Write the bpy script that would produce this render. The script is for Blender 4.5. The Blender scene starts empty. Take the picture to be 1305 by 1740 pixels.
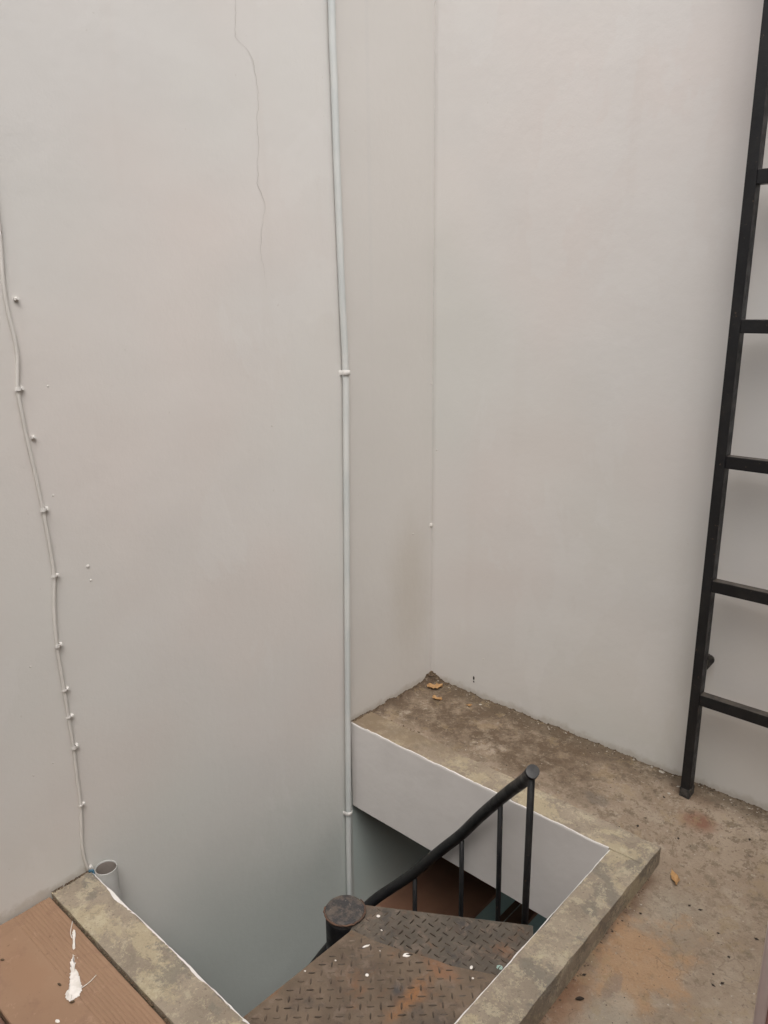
import bpy, bmesh, math, random
from mathutils import Vector, Matrix, noise
random.seed(7)
sc = bpy.context.scene
COL = sc.collection
R = math.radians

# ------------------------------------------------------------------ camera
cam_d = bpy.data.cameras.new('camera')
cam = bpy.data.objects.new('camera', cam_d); COL.objects.link(cam)
cam_d.sensor_fit = 'HORIZONTAL'; cam_d.sensor_width = 36.0
cam_d.lens = 36.0 * 1302.73 / 1305.0
cam_d.clip_start = 0.02; cam_d.clip_end = 500
PITCH, YAW, ROLL = 0.269007, 0.739097, -0.011112
F_ = Vector((-math.sin(YAW)*math.cos(PITCH), math.cos(YAW)*math.cos(PITCH), -math.sin(PITCH)))
R0 = Vector((math.cos(YAW), math.sin(YAW), 0)); U0 = R0.cross(F_)
R_ = math.cos(ROLL)*R0 + math.sin(ROLL)*U0
U_ = -math.sin(ROLL)*R0 + math.cos(ROLL)*U0
cam.matrix_world = Matrix(((R_.x, U_.x, -F_.x, 1.74166), (R_.y, U_.y, -F_.y, -2.17884), (R_.z, U_.z, -F_.z, 1.45), (0, 0, 0, 1)))
sc.camera = cam

# ------------------------------------------------------------------ sky, sun, exposure
SUN_EL, SUN_AZ = 62.0, 128.0          # overcast: only a soft glow high to the right
world = bpy.data.worlds.new('World'); sc.world = world
world.use_nodes = True
wn = world.node_tree; wn.nodes.clear()
sky = wn.nodes.new('ShaderNodeTexSky'); sky.sky_type = 'NISHITA'; sky.sun_disc = False
sky.sun_elevation = R(SUN_EL); sky.sun_rotation = R(SUN_AZ)
sky.air_density = 1.0; sky.dust_density = 4.0; sky.ozone_density = 1.0
hs = wn.nodes.new('ShaderNodeHueSaturation'); hs.inputs['Saturation'].default_value = 0.28
bg = wn.nodes.new('ShaderNodeBackground'); bg.inputs['Strength'].default_value = 0.15
wo = wn.nodes.new('ShaderNodeOutputWorld')
wn.links.new(sky.outputs[0], hs.inputs['Color']); wn.links.new(hs.outputs[0], bg.inputs['Color'])
wn.links.new(bg.outputs[0], wo.inputs['Surface'])
sun_d = bpy.data.lights.new('sun', 'SUN'); sun_d.energy = 0.6; sun_d.angle = R(60); sun_d.color = (1.0, 0.95, 0.88)
sun = bpy.data.objects.new('sun', sun_d); COL.objects.link(sun)
az = R(SUN_AZ)
sdir = Vector((math.sin(az)*math.cos(R(SUN_EL)), math.cos(az)*math.cos(R(SUN_EL)), math.sin(R(SUN_EL))))
sun.rotation_euler = sdir.to_track_quat('Z', 'Y').to_euler()
sun.location = (1.2, -1.5, 8)
vs = sc.view_settings
vs.view_transform = 'Standard'; vs.look = 'None'; vs.gamma = 1.0; vs.use_curve_mapping = False
vs.exposure = 1.05
sc.render.engine = 'CYCLES'
sc.cycles.max_bounces = 8; sc.cycles.diffuse_bounces = 7; sc.cycles.glossy_bounces = 2
sc.cycles.use_denoising = True
sc.cycles.use_adaptive_sampling = True; sc.cycles.adaptive_threshold = 0.02
sc.cycles.sample_clamp_indirect = 8

# ------------------------------------------------------------------ helpers
def tag(o, label=None, cat=None, group=None, kind=None):
    if label: o['label'] = label
    if cat: o['category'] = cat
    if group: o['group'] = group
    if kind: o['kind'] = kind
    return o
def empty(name, loc=(0, 0, 0)):
    o = bpy.data.objects.new(name, None); COL.objects.link(o); o.location = loc
    o.empty_display_size = 0.05
    return o
def link(name, me, mat=None, parent=None, smooth=False):
    o = bpy.data.objects.new(name, me); COL.objects.link(o)
    if mat and not me.materials: me.materials.append(mat)
    if smooth:
        for p in me.polygons: p.use_smooth = True
    if parent is not None:
        o.parent = parent
        o.location = -parent_loc(parent)
    return o
def parent_loc(p):
    v = Vector(p.location)
    while p.parent: p = p.parent; v = v + Vector(p.location)
    return v
def from_bm(name, bm, mat, parent=None, smooth=False):
    me = bpy.data.meshes.new(name); bm.normal_update(); bm.to_mesh(me); bm.free()
    return link(name, me, mat, parent, smooth)
def pyd(name, v, f, mat, parent=None, smooth=False):
    me = bpy.data.meshes.new(name); me.from_pydata([tuple(a) for a in v], [], f); me.update()
    return link(name, me, mat, parent, smooth)
def add_box(bm, a, b):
    r = bmesh.ops.create_cube(bm, size=1.0)
    c = [(a[i]+b[i])/2 for i in range(3)]; s = [abs(b[i]-a[i]) for i in range(3)]
    for v in r['verts']: v.co = Vector((v.co.x*s[0]+c[0], v.co.y*s[1]+c[1], v.co.z*s[2]+c[2]))
    return r['verts']
def bev_box(name, a, b, mat, parent=None, w=0.002, seg=2):
    bm = bmesh.new(); add_box(bm, a, b)
    bmesh.ops.bevel(bm, geom=bm.edges[:], offset=w, segments=seg, affect='EDGES', profile=0.6)
    return from_bm(name, bm, mat, parent)
def add_tube(bm, pts, rad, n=12, cap=True):
    pts = [Vector(p) for p in pts]
    rings = []; up = None
    for i, p in enumerate(pts):
        t = (pts[min(i+1, len(pts)-1)] - pts[max(i-1, 0)]).normalized()
        if up is None:
            up = Vector((0, 0, 1)) if abs(t.z) < 0.9 else Vector((1, 0, 0))
        s = t.cross(up).normalized(); up = s.cross(t).normalized()
        rr = rad[i] if isinstance(rad, (list, tuple)) else rad
        rings.append([bm.verts.new(p + rr*(math.cos(2*math.pi*k/n)*s + math.sin(2*math.pi*k/n)*up)) for k in range(n)])
    for a, b in zip(rings, rings[1:]):
        for k in range(n):
            f = bm.faces.new((a[k], a[(k+1) % n], b[(k+1) % n], b[k])); f.smooth = True
    if cap:
        bm.faces.new(rings[0][::-1]); bm.faces.new(rings[-1])
    bmesh.ops.recalc_face_normals(bm, faces=bm.faces[:])
def tube(name, pts, rad, mat, parent=None, n=12):
    bm = bmesh.new(); add_tube(bm, pts, rad, n)
    return from_bm(name, bm, mat, parent)
def catmull(pts, k=6):
    P = [Vector(p) for p in pts]; P = [2*P[0]-P[1]] + P + [2*P[-1]-P[-2]]
    out = []
    for i in range(1, len(P)-2):
        for j in range(k):
            t = j/k; a, b, c, d = P[i-1], P[i], P[i+1], P[i+2]
            out.append(0.5*((2*b) + (c-a)*t + (2*a-5*b+4*c-d)*t*t + (3*b-a-3*c+d)*t**3))
    out.append(P[-2]); return out
def fbm(x, y, z=0.0, o=4):
    return noise.fractal(Vector((x, y, z)), 1.0, 2.0, o, noise_basis='PERLIN_ORIGINAL')
def sstep(a, b, x):
    t = max(0, min(1, (x-a)/(b-a))); return t*t*(3-2*t)
def rough_box(name, a, b, mat, parent=None, step=0.02, amp=0.002, chip=0.0022, skip=()):
    """box with its own lattice: uneven faces, worn and chipped edges"""
    n = [max(1, round((b[i]-a[i])/step)) for i in range(3)]
    V = []; idx = {}; Fc = []
    def vid(i, j, k):
        key = (i, j, k)
        if key not in idx:
            p = Vector([a[q] + (b[q]-a[q])*key[q]/n[q] for q in range(3)])
            ext = [(key[q] == 0) - (key[q] == n[q]) for q in range(3)]
            d = Vector((fbm(p.x*9, p.y*9, p.z*9), fbm(p.x*9+31, p.y*9, p.z*9), fbm(p.x*9, p.y*9+17, p.z*9)))*amp
            if sum(1 for e in ext if e) >= 2:
                c = chip*(0.15 + 1.5*max(0, fbm(p.x*17+5, p.y*17, p.z*17+3)))
                d += Vector(ext)*c
            V.append(p+d); idx[key] = len(V)-1
        return idx[key]
    for ax in range(3):
        u, w = [q for q in range(3) if q != ax]
        for side in (0, 1):
            if (ax, side) in skip: continue
            for i in range(n[u]):
                for j in range(n[w]):
                    q = []
                    for (di, dj) in ((0, 0), (1, 0), (1, 1), (0, 1)):
                        k = [0, 0, 0]; k[ax] = side*n[ax]; k[u] = i+di; k[w] = j+dj; q.append(vid(*k))
                    Fc.append(q)
    me = bpy.data.meshes.new(name); me.from_pydata([tuple(v) for v in V], [], Fc)
    bm = bmesh.new(); bm.from_mesh(me); bmesh.ops.recalc_face_normals(bm, faces=bm.faces[:]); bm.to_mesh(me); bm.free()
    o = link(name, me, mat, parent)
    for p in me.polygons: p.use_smooth = True
    me.set_sharp_from_angle(angle=R(42))
    return o

# ------------------------------------------------------------------ materials
class NT:
    def __init__(s, name):
        s.m = bpy.data.materials.new(name); s.m.use_nodes = True
        s.t = s.m.node_tree; s.b = s.t.nodes['Principled BSDF']
        tc = s.t.nodes.new('ShaderNodeNewGeometry'); s.pos = tc.outputs['Position']; s.nrm = tc.outputs['Normal']
    def node(s, ty, **kw):
        n = s.t.nodes.new(ty)
        for k, v in kw.items(): setattr(n, k, v)
        return n
    def put(s, sock, v):
        if hasattr(v, 'links'): s.t.links.new(v, sock)
        elif isinstance(v, (tuple, list)) and len(v) == 3 and sock.type == 'RGBA': sock.default_value = (*v, 1)
        else: sock.default_value = v
    def noise(s, scale, detail=4, rough=0.55, dist=0.0, vec=None):
        n = s.node('ShaderNodeTexNoise'); n.inputs['Scale'].default_value = scale
        n.inputs['Detail'].default_value = detail; n.inputs['Roughness'].default_value = rough
        n.inputs['Distortion'].default_value = dist
        s.put(n.inputs['Vector'], vec if vec is not None else s.pos); return n.outputs['Fac']
    def stretch(s, sx, sy, sz, off=(0, 0, 0)):
        n = s.node('ShaderNodeMapping'); n.inputs['Scale'].default_value = (sx, sy, sz); n.inputs['Location'].default_value = off
        s.put(n.inputs['Vector'], s.pos); return n.outputs[0]
    def ramp(s, v, a, b, lo=0.0, hi=1.0):
        n = s.node('ShaderNodeMapRange'); n.interpolation_type = 'SMOOTHSTEP'
        for i, q in enumerate((v, a, b, lo, hi)): s.put(n.inputs[i], q)
        return n.outputs[0]
    def mth(s, op, a, b=0.0, c=None):
        n = s.node('ShaderNodeMath', operation=op); s.put(n.inputs[0], a); s.put(n.inputs[1], b)
        if c is not None: s.put(n.inputs[2], c)
        return n.outputs[0]
    def mix(s, f, a, b, mode='MIX'):
        n = s.node('ShaderNodeMix', data_type='RGBA', blend_type=mode)
        s.put(n.inputs[0], f); s.put(n.inputs[6], a); s.put(n.inputs[7], b); return n.outputs[2]
    def sep(s, v=None):
        n = s.node('ShaderNodeSeparateXYZ'); s.put(n.inputs[0], v if v is not None else s.pos); return n.outputs
    def blob(s, c, r, wob=0.3, nscale=9, soft=0.5):
        """irregular stain centred at c with radii r"""
        n = s.node('ShaderNodeMapping', vector_type='POINT')
        n.inputs['Location'].default_value = [-c[i]/r[i] for i in range(3)]; n.inputs['Scale'].default_value = [1/q for q in r]
        s.put(n.inputs['Vector'], s.pos)
        l = s.node('ShaderNodeVectorMath', operation='LENGTH'); s.put(l.inputs[0], n.outputs[0])
        d = s.mth('ADD', l.outputs['Value'], s.mth('MULTIPLY', s.mth('SUBTRACT', s.noise(nscale, 5, 0.65), 0.5), wob*4))
        return s.ramp(d, 1.0, 1.0-soft)
    def bump(s, h, dist, strength=1.0, prev=None):
        n = s.node('ShaderNodeBump'); n.inputs['Distance'].default_value = dist; n.inputs['Strength'].default_value = strength
        s.put(n.inputs['Height'], h)
        if prev is not None: s.put(n.inputs['Normal'], prev)
        return n.outputs[0]
    def out(s, col, rough=0.8, normal=None, metal=0.0, spec=0.3):
        s.put(s.b.inputs['Base Color'], col); s.put(s.b.inputs['Roughness'], rough); s.put(s.b.inputs['Metallic'], metal)
        s.b.inputs['Specular IOR Level'].default_value = spec
        if normal is not None: s.put(s.b.inputs['Normal'], normal)
        return s.m

def mat_wall(name, base=(0.628, 0.610, 0.586), teal=True, strip_and_stain=False):
    t = NT(name)
    c = t.mix(t.ramp(t.noise(1.3, 2), 0.35, 0.7), base, tuple(b*f for b, f in zip(base, (1.03, 0.985, 0.972))))
    c = t.mix(t.ramp(t.noise(0.9, 2, vec=t.stretch(1, 1, 1, (7, 3, 1))), 0.4, 0.75, 0, 0.7), c, tuple(b*f for b, f in zip(base, (0.955, 0.99, 0.962))))
    # faint runs down the wall and roller marks
    st = t.noise(9, 3, vec=t.stretch(1, 1, 0.06))
    c = t.mix(t.mth('MULTIPLY', t.ramp(st, 0.55, 0.8), t.ramp(t.sep()[2], 0.9, 2.2, 0.10, 0.30)), c, tuple(b*q for b, q in zip(base, (0.90, 0.84, 0.80))))
    # patch repairs with a slightly different coat
    pt = t.noise(2.2, 6, 0.6, 0.4, t.stretch(1, 1, 0.6, (3, 3, 8)))
    c = t.mix(t.ramp(pt, 0.57, 0.59, 0, 0.30), c, tuple(b*q for b, q in zip(base, (1.05, 1.055, 1.06))))
    if strip_and_stain:      # the strip between the conduit and the corner is tinted darker and greyer
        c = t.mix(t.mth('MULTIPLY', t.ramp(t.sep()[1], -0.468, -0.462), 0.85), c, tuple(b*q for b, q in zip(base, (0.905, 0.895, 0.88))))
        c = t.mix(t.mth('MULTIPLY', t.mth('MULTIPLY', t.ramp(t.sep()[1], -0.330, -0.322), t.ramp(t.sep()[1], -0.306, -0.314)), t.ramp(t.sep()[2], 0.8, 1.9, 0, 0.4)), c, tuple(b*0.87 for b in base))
    # scuffs and specks
    sp = t.noise(60, 2)
    c = t.mix(t.ramp(sp, 0.74, 0.78, 0, 0.25), c, (0.42, 0.38, 0.33))
    z = t.sep()[2]
    # dirty splash line where the plaster meets the terrace floor
    edge = t.mth('ADD', z, t.mth('MULTIPLY', t.noise(22, 5, 0.7), -0.06))
    above = t.mth('MULTIPLY', t.ramp(edge, -0.005, -0.03), t.ramp(z, -0.03, -0.02))
    if teal:
        yy = t.sep()[1]
        above = t.mth('MULTIPLY', above, t.mth('MAXIMUM', t.ramp(yy, -0.47, -0.45), t.ramp(yy, -1.42, -1.46)))
    c = t.mix(t.mth('MULTIPLY', above, 0.42), c, (0.33, 0.28, 0.21))
    if strip_and_stain:
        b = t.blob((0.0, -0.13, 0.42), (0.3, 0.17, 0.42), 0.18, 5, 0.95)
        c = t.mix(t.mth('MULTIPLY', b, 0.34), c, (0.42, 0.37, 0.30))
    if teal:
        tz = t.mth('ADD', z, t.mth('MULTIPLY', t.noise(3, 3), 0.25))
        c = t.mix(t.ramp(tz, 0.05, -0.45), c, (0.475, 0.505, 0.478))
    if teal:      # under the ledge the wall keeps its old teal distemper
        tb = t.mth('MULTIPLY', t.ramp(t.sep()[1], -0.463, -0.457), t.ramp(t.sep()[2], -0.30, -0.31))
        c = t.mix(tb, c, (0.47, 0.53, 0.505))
    n1 = t.noise(5, 3, 0.5); n2 = t.noise(38, 4, 0.6); n3 = t.noise(170, 2)
    nb = t.bump(n1, 0.005, 0.5); nb = t.bump(n2, 0.0011, 0.55, nb); nb = t.bump(n3, 0.0004, 0.4, nb)
    return t.out(c, t.ramp(n2, 0.3, 0.7, 0.55, 0.72), nb, spec=0.35)
M = {}
M['wall_a'] = mat_wall('painted plaster with teal lower coat', strip_and_stain=True)
M['wall_b'] = mat_wall('painted plaster', teal=False)
M['wall_c'] = mat_wall('dark grey blocker wall', base=(0.24, 0.225, 0.205), teal=False)  # dark colour cuts the bounce from the added out-of-frame walls
M['fascia'] = (lambda t: t.out(t.mix(t.ramp(t.noise(6, 4), 0.4, 0.7), (0.66, 0.628, 0.602), (0.62, 0.588, 0.562)), 0.55, t.bump(t.noise(30, 4), 0.002, 0.5), spec=0.35))(NT('white painted beam face'))
def mat_teal():
    t = NT('teal painted masonry')
    return t.out(t.mix(t.ramp(t.noise(5, 4), 0.35, 0.7), (0.27, 0.38, 0.36), (0.23, 0.33, 0.325)), 0.6, t.bump(t.noise(40, 4), 0.002, 0.4))
M['teal'] = mat_teal()
def mat_brown():
    t = NT('red oxide floor paint')
    return t.out(t.mix(t.ramp(t.noise(7, 5), 0.35, 0.7), (0.225, 0.118, 0.074), (0.18, 0.093, 0.06)), 0.55, t.bump(t.noise(30, 4), 0.002, 0.4))
M['brown'] = mat_brown()
def mat_floor():
    t = NT('weathered terrace screed')
    x, y, z = t.sep()
    c = t.mix(t.ramp(t.noise(4, 6, 0.6), 0.35, 0.68), (0.330, 0.262, 0.195), (0.255, 0.193, 0.138))
    c = t.mix(t.ramp(t.noise(11, 6, 0.7), 0.52, 0.68, 0, 0.7), c, (0.36, 0.295, 0.225))
    # ledge: brown soil film
    led = t.mth('MULTIPLY', t.ramp(y, -0.42, -0.25), t.ramp(x, 1.15, 0.6))
    soil = t.mth('MULTIPLY', t.ramp(t.noise(9, 8, 0.75), 0.38, 0.58, 0.25, 1.0), led)
    c = t.mix(soil, c, (0.118, 0.082, 0.053))
    # rusty silt washed against the outer side of the right kerb
    kb = t.mth('SUBTRACT', x, t.mth('MULTIPLY', t.noise(11, 7, 0.75), 0.11))
    c = t.mix(t.mth('MULTIPLY', t.ramp(kb, 1.085, 1.035), t.ramp(y, -0.38, -0.44, 0, 0.85)), c, (0.135, 0.08, 0.05))
    c = t.mix(t.mth('MULTIPLY', t.blob((1.07, -0.06, 0), (0.12, 0.05, 1), 0.4, 14, 0.9), 0.6), c, (0.15, 0.088, 0.055))
    c = t.mix(t.mth('MULTIPLY', t.blob((1.20, -0.52, 0), (0.10, 0.13, 1), 0.4, 7, 0.9), 0.6), c, (0.315, 0.275, 0.215))
    c = t.mix(t.mth('MULTIPLY', t.blob((1.50, -0.80, 0), (0.13, 0.25, 1), 0.4, 7, 0.9), 0.5), c, (0.30, 0.25, 0.195))
    c = t.mix(t.mth('MULTIPLY', t.ramp(t.noise(23, 5, 0.7), 0.55, 0.7), 0.6), c, (0.13, 0.10, 0.07))
    c = t.mix(t.mth('MULTIPLY', t.ramp(t.noise(31, 4, 0.7, vec=t.stretch(1, 1, 1, (3, 9, 0))), 0.6, 0.72), 0.55), c, (0.40, 0.35, 0.28))
    # dirt strip along wall B
    wb = t.mth('ADD', y, t.mth('MULTIPLY', t.noise(12, 5, 0.7), 0.08))
    c = t.mix(t.ramp(wb, -0.05, 0.02, 0, 0.75), c, (0.105, 0.078, 0.052))
    wa = t.mth('SUBTRACT', x, t.mth('MULTIPLY', t.noise(12, 5, 0.7), 0.08))
    c = t.mix(t.ramp(wa, 0.02, -0.03, 0, 0.75), c, (0.09, 0.062, 0.042))
    # rust and damp stains
    c = t.mix(t.mth('MULTIPLY', t.blob((1.125, -0.155, -0.02), (0.075, 0.055, 1), 0.2, 14, 0.8), 0.85), c, (0.19, 0.085, 0.052))
    c = t.mix(t.mth('MULTIPLY', t.blob((1.19, -0.72, -0.06), (0.13, 0.21, 1), 0.75, 13, 0.7), 0.62), c, (0.40, 0.235, 0.12))
    c = t.mix(t.mth('MULTIPLY', t.blob((1.12, -0.92, -0.06), (0.05, 0.2, 1), 0.3, 10, 0.9), 0.5), c, (0.23, 0.11, 0.055))
    c = t.mix(t.mth('MULTIPLY', t.blob((1.21, -0.86, -0.06), (0.07, 0.12, 1), 0.4, 11, 0.7), 0.65), c, (0.33, 0.29, 0.23))
    c = t.mix(t.mth('MULTIPLY', t.blob((1.38, -0.98, -0.06), (0.22, 0.22, 1), 0.4, 6, 0.9), 0.45), c, (0.27, 0.225, 0.115))
    c = t.mix(t.mth('MULTIPLY', t.blob((0.86, -0.27, 0.0), (0.05, 0.035, 1), 0.4, 22, 0.5), 0.55), c, (0.14, 0.12, 0.105))
    c = t.mix(t.mth('MULTIPLY', t.blob((1.175, -0.80, 0.0), (0.022, 0.05, 1), 0.4, 22, 0.4), 0.5), c, (0.20, 0.165, 0.14))
    # hairline crazing and lifted scabs
    wv = t.node('ShaderNodeVectorMath', operation='ADD'); nz = t.node('ShaderNodeTexNoise'); nz.inputs['Scale'].default_value = 9; nz.inputs['Detail'].default_value = 5
    t.put(nz.inputs['Vector'], t.pos); sc_ = t.node('ShaderNodeVectorMath', operation='SCALE'); t.put(sc_.inputs[0], nz.outputs['Color']); sc_.inputs['Scale'].default_value = 0.22
    t.put(wv.inputs[0], t.pos); t.put(wv.inputs[1], sc_.outputs[0])
    vo = t.node('ShaderNodeTexVoronoi', feature='DISTANCE_TO_EDGE'); vo.inputs['Scale'].default_value = 5.5; t.put(vo.inputs['Vector'], wv.outputs[0])
    craze = t.mth('MULTIPLY', t.ramp(vo.outputs['Distance'], 0.014, 0.002), t.ramp(t.noise(4, 3, vec=t.stretch(1, 1, 1, (4, 2, 0))), 0.5, 0.62))
    c = t.mix(t.mth('MULTIPLY', craze, 0.32), c, (0.085, 0.062, 0.042))
    c = t.mix(t.ramp(t.noise(17, 7, 0.78, 0.0, t.stretch(1, 1, 1, (6, 2, 0))), 0.54, 0.62, 0, 0.28), c, (0.19, 0.145, 0.10))
    c = t.mix(t.ramp(t.noise(6, 7, 0.78, 0.0, t.stretch(1, 1, 1, (1, 8, 0))), 0.56, 0.64, 0, 0.5), c, (0.40, 0.335, 0.26))
    hard = t.noise(34, 8, 0.8, 0.0, t.stretch(1, 1, 1, (2, 6, 1)))
    c = t.mix(t.mth('MULTIPLY', t.ramp(hard, 0.53, 0.57), t.ramp(y, -0.65, -0.12, 0.08, 0.62)), c, (0.105, 0.074, 0.048))
    c = t.mix(t.ramp(t.noise(40, 8, 0.8, 0.0, t.stretch(1, 1, 1, (7, 3, 1))), 0.58, 0.62, 0, 0.35), c, (0.39, 0.33, 0.255))
    c = t.mix(t.ramp(t.noise(9, 8, 0.78, 0.0, t.stretch(1, 1, 1, (7, 9, 3))), 0.55, 0.59, 0, 0.35), c, (0.30, 0.225, 0.13))
    # fine grit
    c = t.mix(t.ramp(t.noise(120, 3, 0.6), 0.62, 0.72, 0, 0.55), c, (0.085, 0.065, 0.048))
    c = t.mix(t.ramp(t.noise(90, 3, 0.6, vec=t.stretch(1, 1, 1, (5, 5, 0))), 0.66, 0.74, 0, 0.4), c, (0.45, 0.41, 0.34))
    nb = t.bump(t.noise(14, 8, 0.72), 0.016, 0.9); nb = t.bump(t.noise(150, 4, 0.75), 0.003, 0.9, nb)
    return t.out(c, t.ramp(t.noise(6, 4), 0.3, 0.7, 0.68, 0.9), nb, spec=0.25)
M['floor'] = mat_floor()
def mat_kerb():
    t = NT('worn kerb screed with flaking cream paint')
    c = t.mix(t.ramp(t.noise(7, 6, 0.65), 0.35, 0.65), (0.325, 0.27, 0.205), (0.25, 0.207, 0.158))
    c = t.mix(t.ramp(t.noise(5, 7, 0.72, 0.3, t.stretch(1, 1, 1, (2, 5, 1))), 0.50, 0.56, 0, 0.75), c, (0.41, 0.345, 0.23))
    c = t.mix(t.ramp(t.noise(6, 7, 0.7, 0.2, t.stretch(1, 1, 1, (8, 1, 4))), 0.56, 0.62, 0, 0.75), c, (0.185, 0.165, 0.135))
    c = t.mix(t.ramp(t.noise(28, 5, 0.7), 0.60, 0.68, 0, 0.6), c, (0.50, 0.43, 0.31))
    c = t.mix(t.ramp(t.noise(45, 4, 0.7, vec=t.stretch(1, 1, 1, (1, 1, 9))), 0.62, 0.70, 0, 0.6), c, (0.12, 0.098, 0.072))
    c = t.mix(t.ramp(t.noise(20, 8, 0.82, 0.0, t.stretch(1, 1, 1, (4, 7, 2))), 0.52, 0.57, 0, 0.55), c, (0.47, 0.41, 0.29))
    c = t.mix(t.ramp(t.noise(24, 8, 0.82, 0.0, t.stretch(1, 1, 1, (9, 3, 5))), 0.54, 0.59, 0, 0.4), c, (0.185, 0.155, 0.12))
    c = t.mix(t.ramp(t.noise(140, 3, 0.7), 0.60, 0.70, 0, 0.6), c, (0.10, 0.08, 0.06))
    # soil settled on the far section towards the corner
    x, y, z = t.sep()
    s = t.mth('MULTIPLY', t.ramp(y, -0.47, -0.45), t.ramp(x, 0.75, 0.1))
    c = t.mix(t.mth('MULTIPLY', s, t.ramp(t.noise(10, 6, 0.7), 0.3, 0.6, 0.3, 1)), c, (0.20, 0.15, 0.10))
    nb = t.bump(t.noise(18, 8, 0.72), 0.011, 0.9); nb = t.bump(t.noise(150, 4, 0.75), 0.0026, 0.9, nb)
    return t.out(c, 0.85, nb, spec=0.25)
M['kerb'] = mat_kerb()
def mat_plate(name, base, rusty, dark, seed):
    t = NT(name)
    off = (seed, seed*2, 0)
    c = t.mix(t.ramp(t.noise(9, 6, 0.65, vec=t.stretch(1, 1, 1, off)), 0.35, 0.65), base, tuple(b*0.7 for b in base))
    c = t.mix(t.ramp(t.noise(7, 6, 0.7, 0.4, t.stretch(1, 1, 1, (seed*3, 1, 0))), 0.52, 0.66, 0, rusty), c, (0.205, 0.095, 0.045))
    c = t.mix(t.ramp(t.noise(8, 6, 0.7, 0.3, t.stretch(1, 1, 1, (2, seed*5, 0))), 0.53, 0.64, 0, dark), c, (0.045, 0.042, 0.042))
    if seed == 1:
        c = t.mix(t.mth('MULTIPLY', t.blob((0.80, -1.07, -0.15), (0.035, 0.12, 1), 0.35, 16, 0.8), 0.7), c, (0.30, 0.135, 0.05))
        c = t.mix(t.mth('MULTIPLY', t.blob((0.762, -1.075, -0.15), (0.022, 0.028, 1), 0.3, 25, 0.7), 0.8), c, (0.045, 0.045, 0.048))
        c = t.mix(t.mth('MULTIPLY', t.blob((0.80, -0.96, -0.15), (0.08, 0.035, 1), 0.35, 16, 0.8), 0.5), c, (0.25, 0.11, 0.05))
        c = t.mix(t.mth('MULTIPLY', t.blob((0.98, -1.15, -0.15), (0.16, 0.16, 1), 0.3, 12, 0.8), 0.6), c, (0.055, 0.05, 0.048))
    c = t.mix(t.ramp(t.noise(26, 7, 0.75, 0.5, t.stretch(1, 1, 1, (seed, 3, 0))), 0.52, 0.62, 0, 0.5), c, (0.20, 0.15, 0.115))
    c = t.mix(t.ramp(t.noise(19, 7, 0.75, 0.5, t.stretch(1, 1, 1, (5, seed, 0))), 0.54, 0.64, 0, 0.55), c, (0.085, 0.058, 0.045))
    c = t.mix(t.ramp(t.noise(150, 3), 0.6, 0.75, 0, 0.5), c, (0.03, 0.024, 0.02))
    nb = t.bump(t.noise(70, 5, 0.7), 0.0012, 0.8)
    return t.out(c, t.ramp(t.noise(20, 4), 0.3, 0.7, 0.5, 0.8), nb, metal=0.15, spec=0.35)
M['landing'] = mat_plate('rusty brown checker plate', (0.150, 0.110, 0.077), 0.55, 0.45, 1)
M['tread'] = mat_plate('dark rusty checker plate', (0.105, 0.088, 0.070), 0.6, 0.75, 4)
def mat_lug(name, k):
    t = NT(name)
    c = t.mix(t.ramp(t.noise(20, 5), 0.35, 0.65), (0.125*k, 0.094*k, 0.070*k), (0.065*k, 0.050*k, 0.040*k))
    return t.out(c, 0.45, t.bump(t.noise(160, 3), 0.0006, 0.6), metal=0.35, spec=0.4)
M['lug'] = mat_lug('worn checker plate lugs', 1.15)
M['lug_dark'] = mat_lug('dark checker plate lugs', 0.8)
def mat_black(name, dust=0.35):
    t = NT(name)
    c = t.mix(t.ramp(t.noise(14, 5, 0.7), 0.45, 0.7), (0.008, 0.008, 0.009), (0.016, 0.015, 0.0145))
    c = t.mix(t.ramp(t.noise(48, 5, 0.75), 0.63, 0.69, 0, 0.75), c, (0.105, 0.068, 0.045))
    up = t.ramp(t.sep(t.nrm)[2], 0.55, 0.95)
    c = t.mix(t.mth('MULTIPLY', t.mth('MULTIPLY', up, t.ramp(t.noise(24, 5, 0.7), 0.3, 0.65, 0.3, 1)), dust), c, (0.17, 0.14, 0.11))
    return t.out(c, t.ramp(t.noise(30, 4), 0.3, 0.7, 0.38, 0.6), t.bump(t.noise(90, 4, 0.6), 0.0012, 0.6), spec=0.4)
M['black'] = mat_black('black enamel on steel')
M['black_rail'] = mat_black('black handrail enamel', 0.12)
def mat_pole():
    t = NT('scabby black paint on pole cap')
    c = t.mix(t.ramp(t.noise(40, 5, 0.7), 0.42, 0.62), (0.035, 0.033, 0.034), (0.10, 0.08, 0.065))
    c = t.mix(t.ramp(t.noise(70, 4, 0.7), 0.6, 0.68, 0, 0.7), c, (0.20, 0.17, 0.14))
    return t.out(c, 0.6, t.bump(t.noise(60, 5, 0.7), 0.003, 0.9), spec=0.4)
M['pole_cap'] = mat_pole()
def simple(name, col, col2=None, rough=0.6, ns=20, bd=0.001, metal=0.0):
    t = NT(name)
    c = t.mix(t.ramp(t.noise(ns, 4), 0.35, 0.65), col, col2 or tuple(q*0.8 for q in col))
    return t.out(c, rough, t.bump(t.noise(ns*4, 3), bd, 0.5), metal=metal)
M['rust'] = simple('rust crust', (0.125, 0.072, 0.048), (0.075, 0.048, 0.037), 0.9, 40)
M['conduit'] = simple('white painted conduit', (0.595, 0.60, 0.58), (0.52, 0.54, 0.53), 0.5, 5, 0.001)
M['clip'] = simple('white plastic clip', (0.72, 0.70, 0.67), (0.62, 0.60, 0.57), 0.5, 30)
M['cable'] = simple('painted cable', (0.60, 0.575, 0.54), (0.56, 0.535, 0.50), 0.6, 12)
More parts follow.
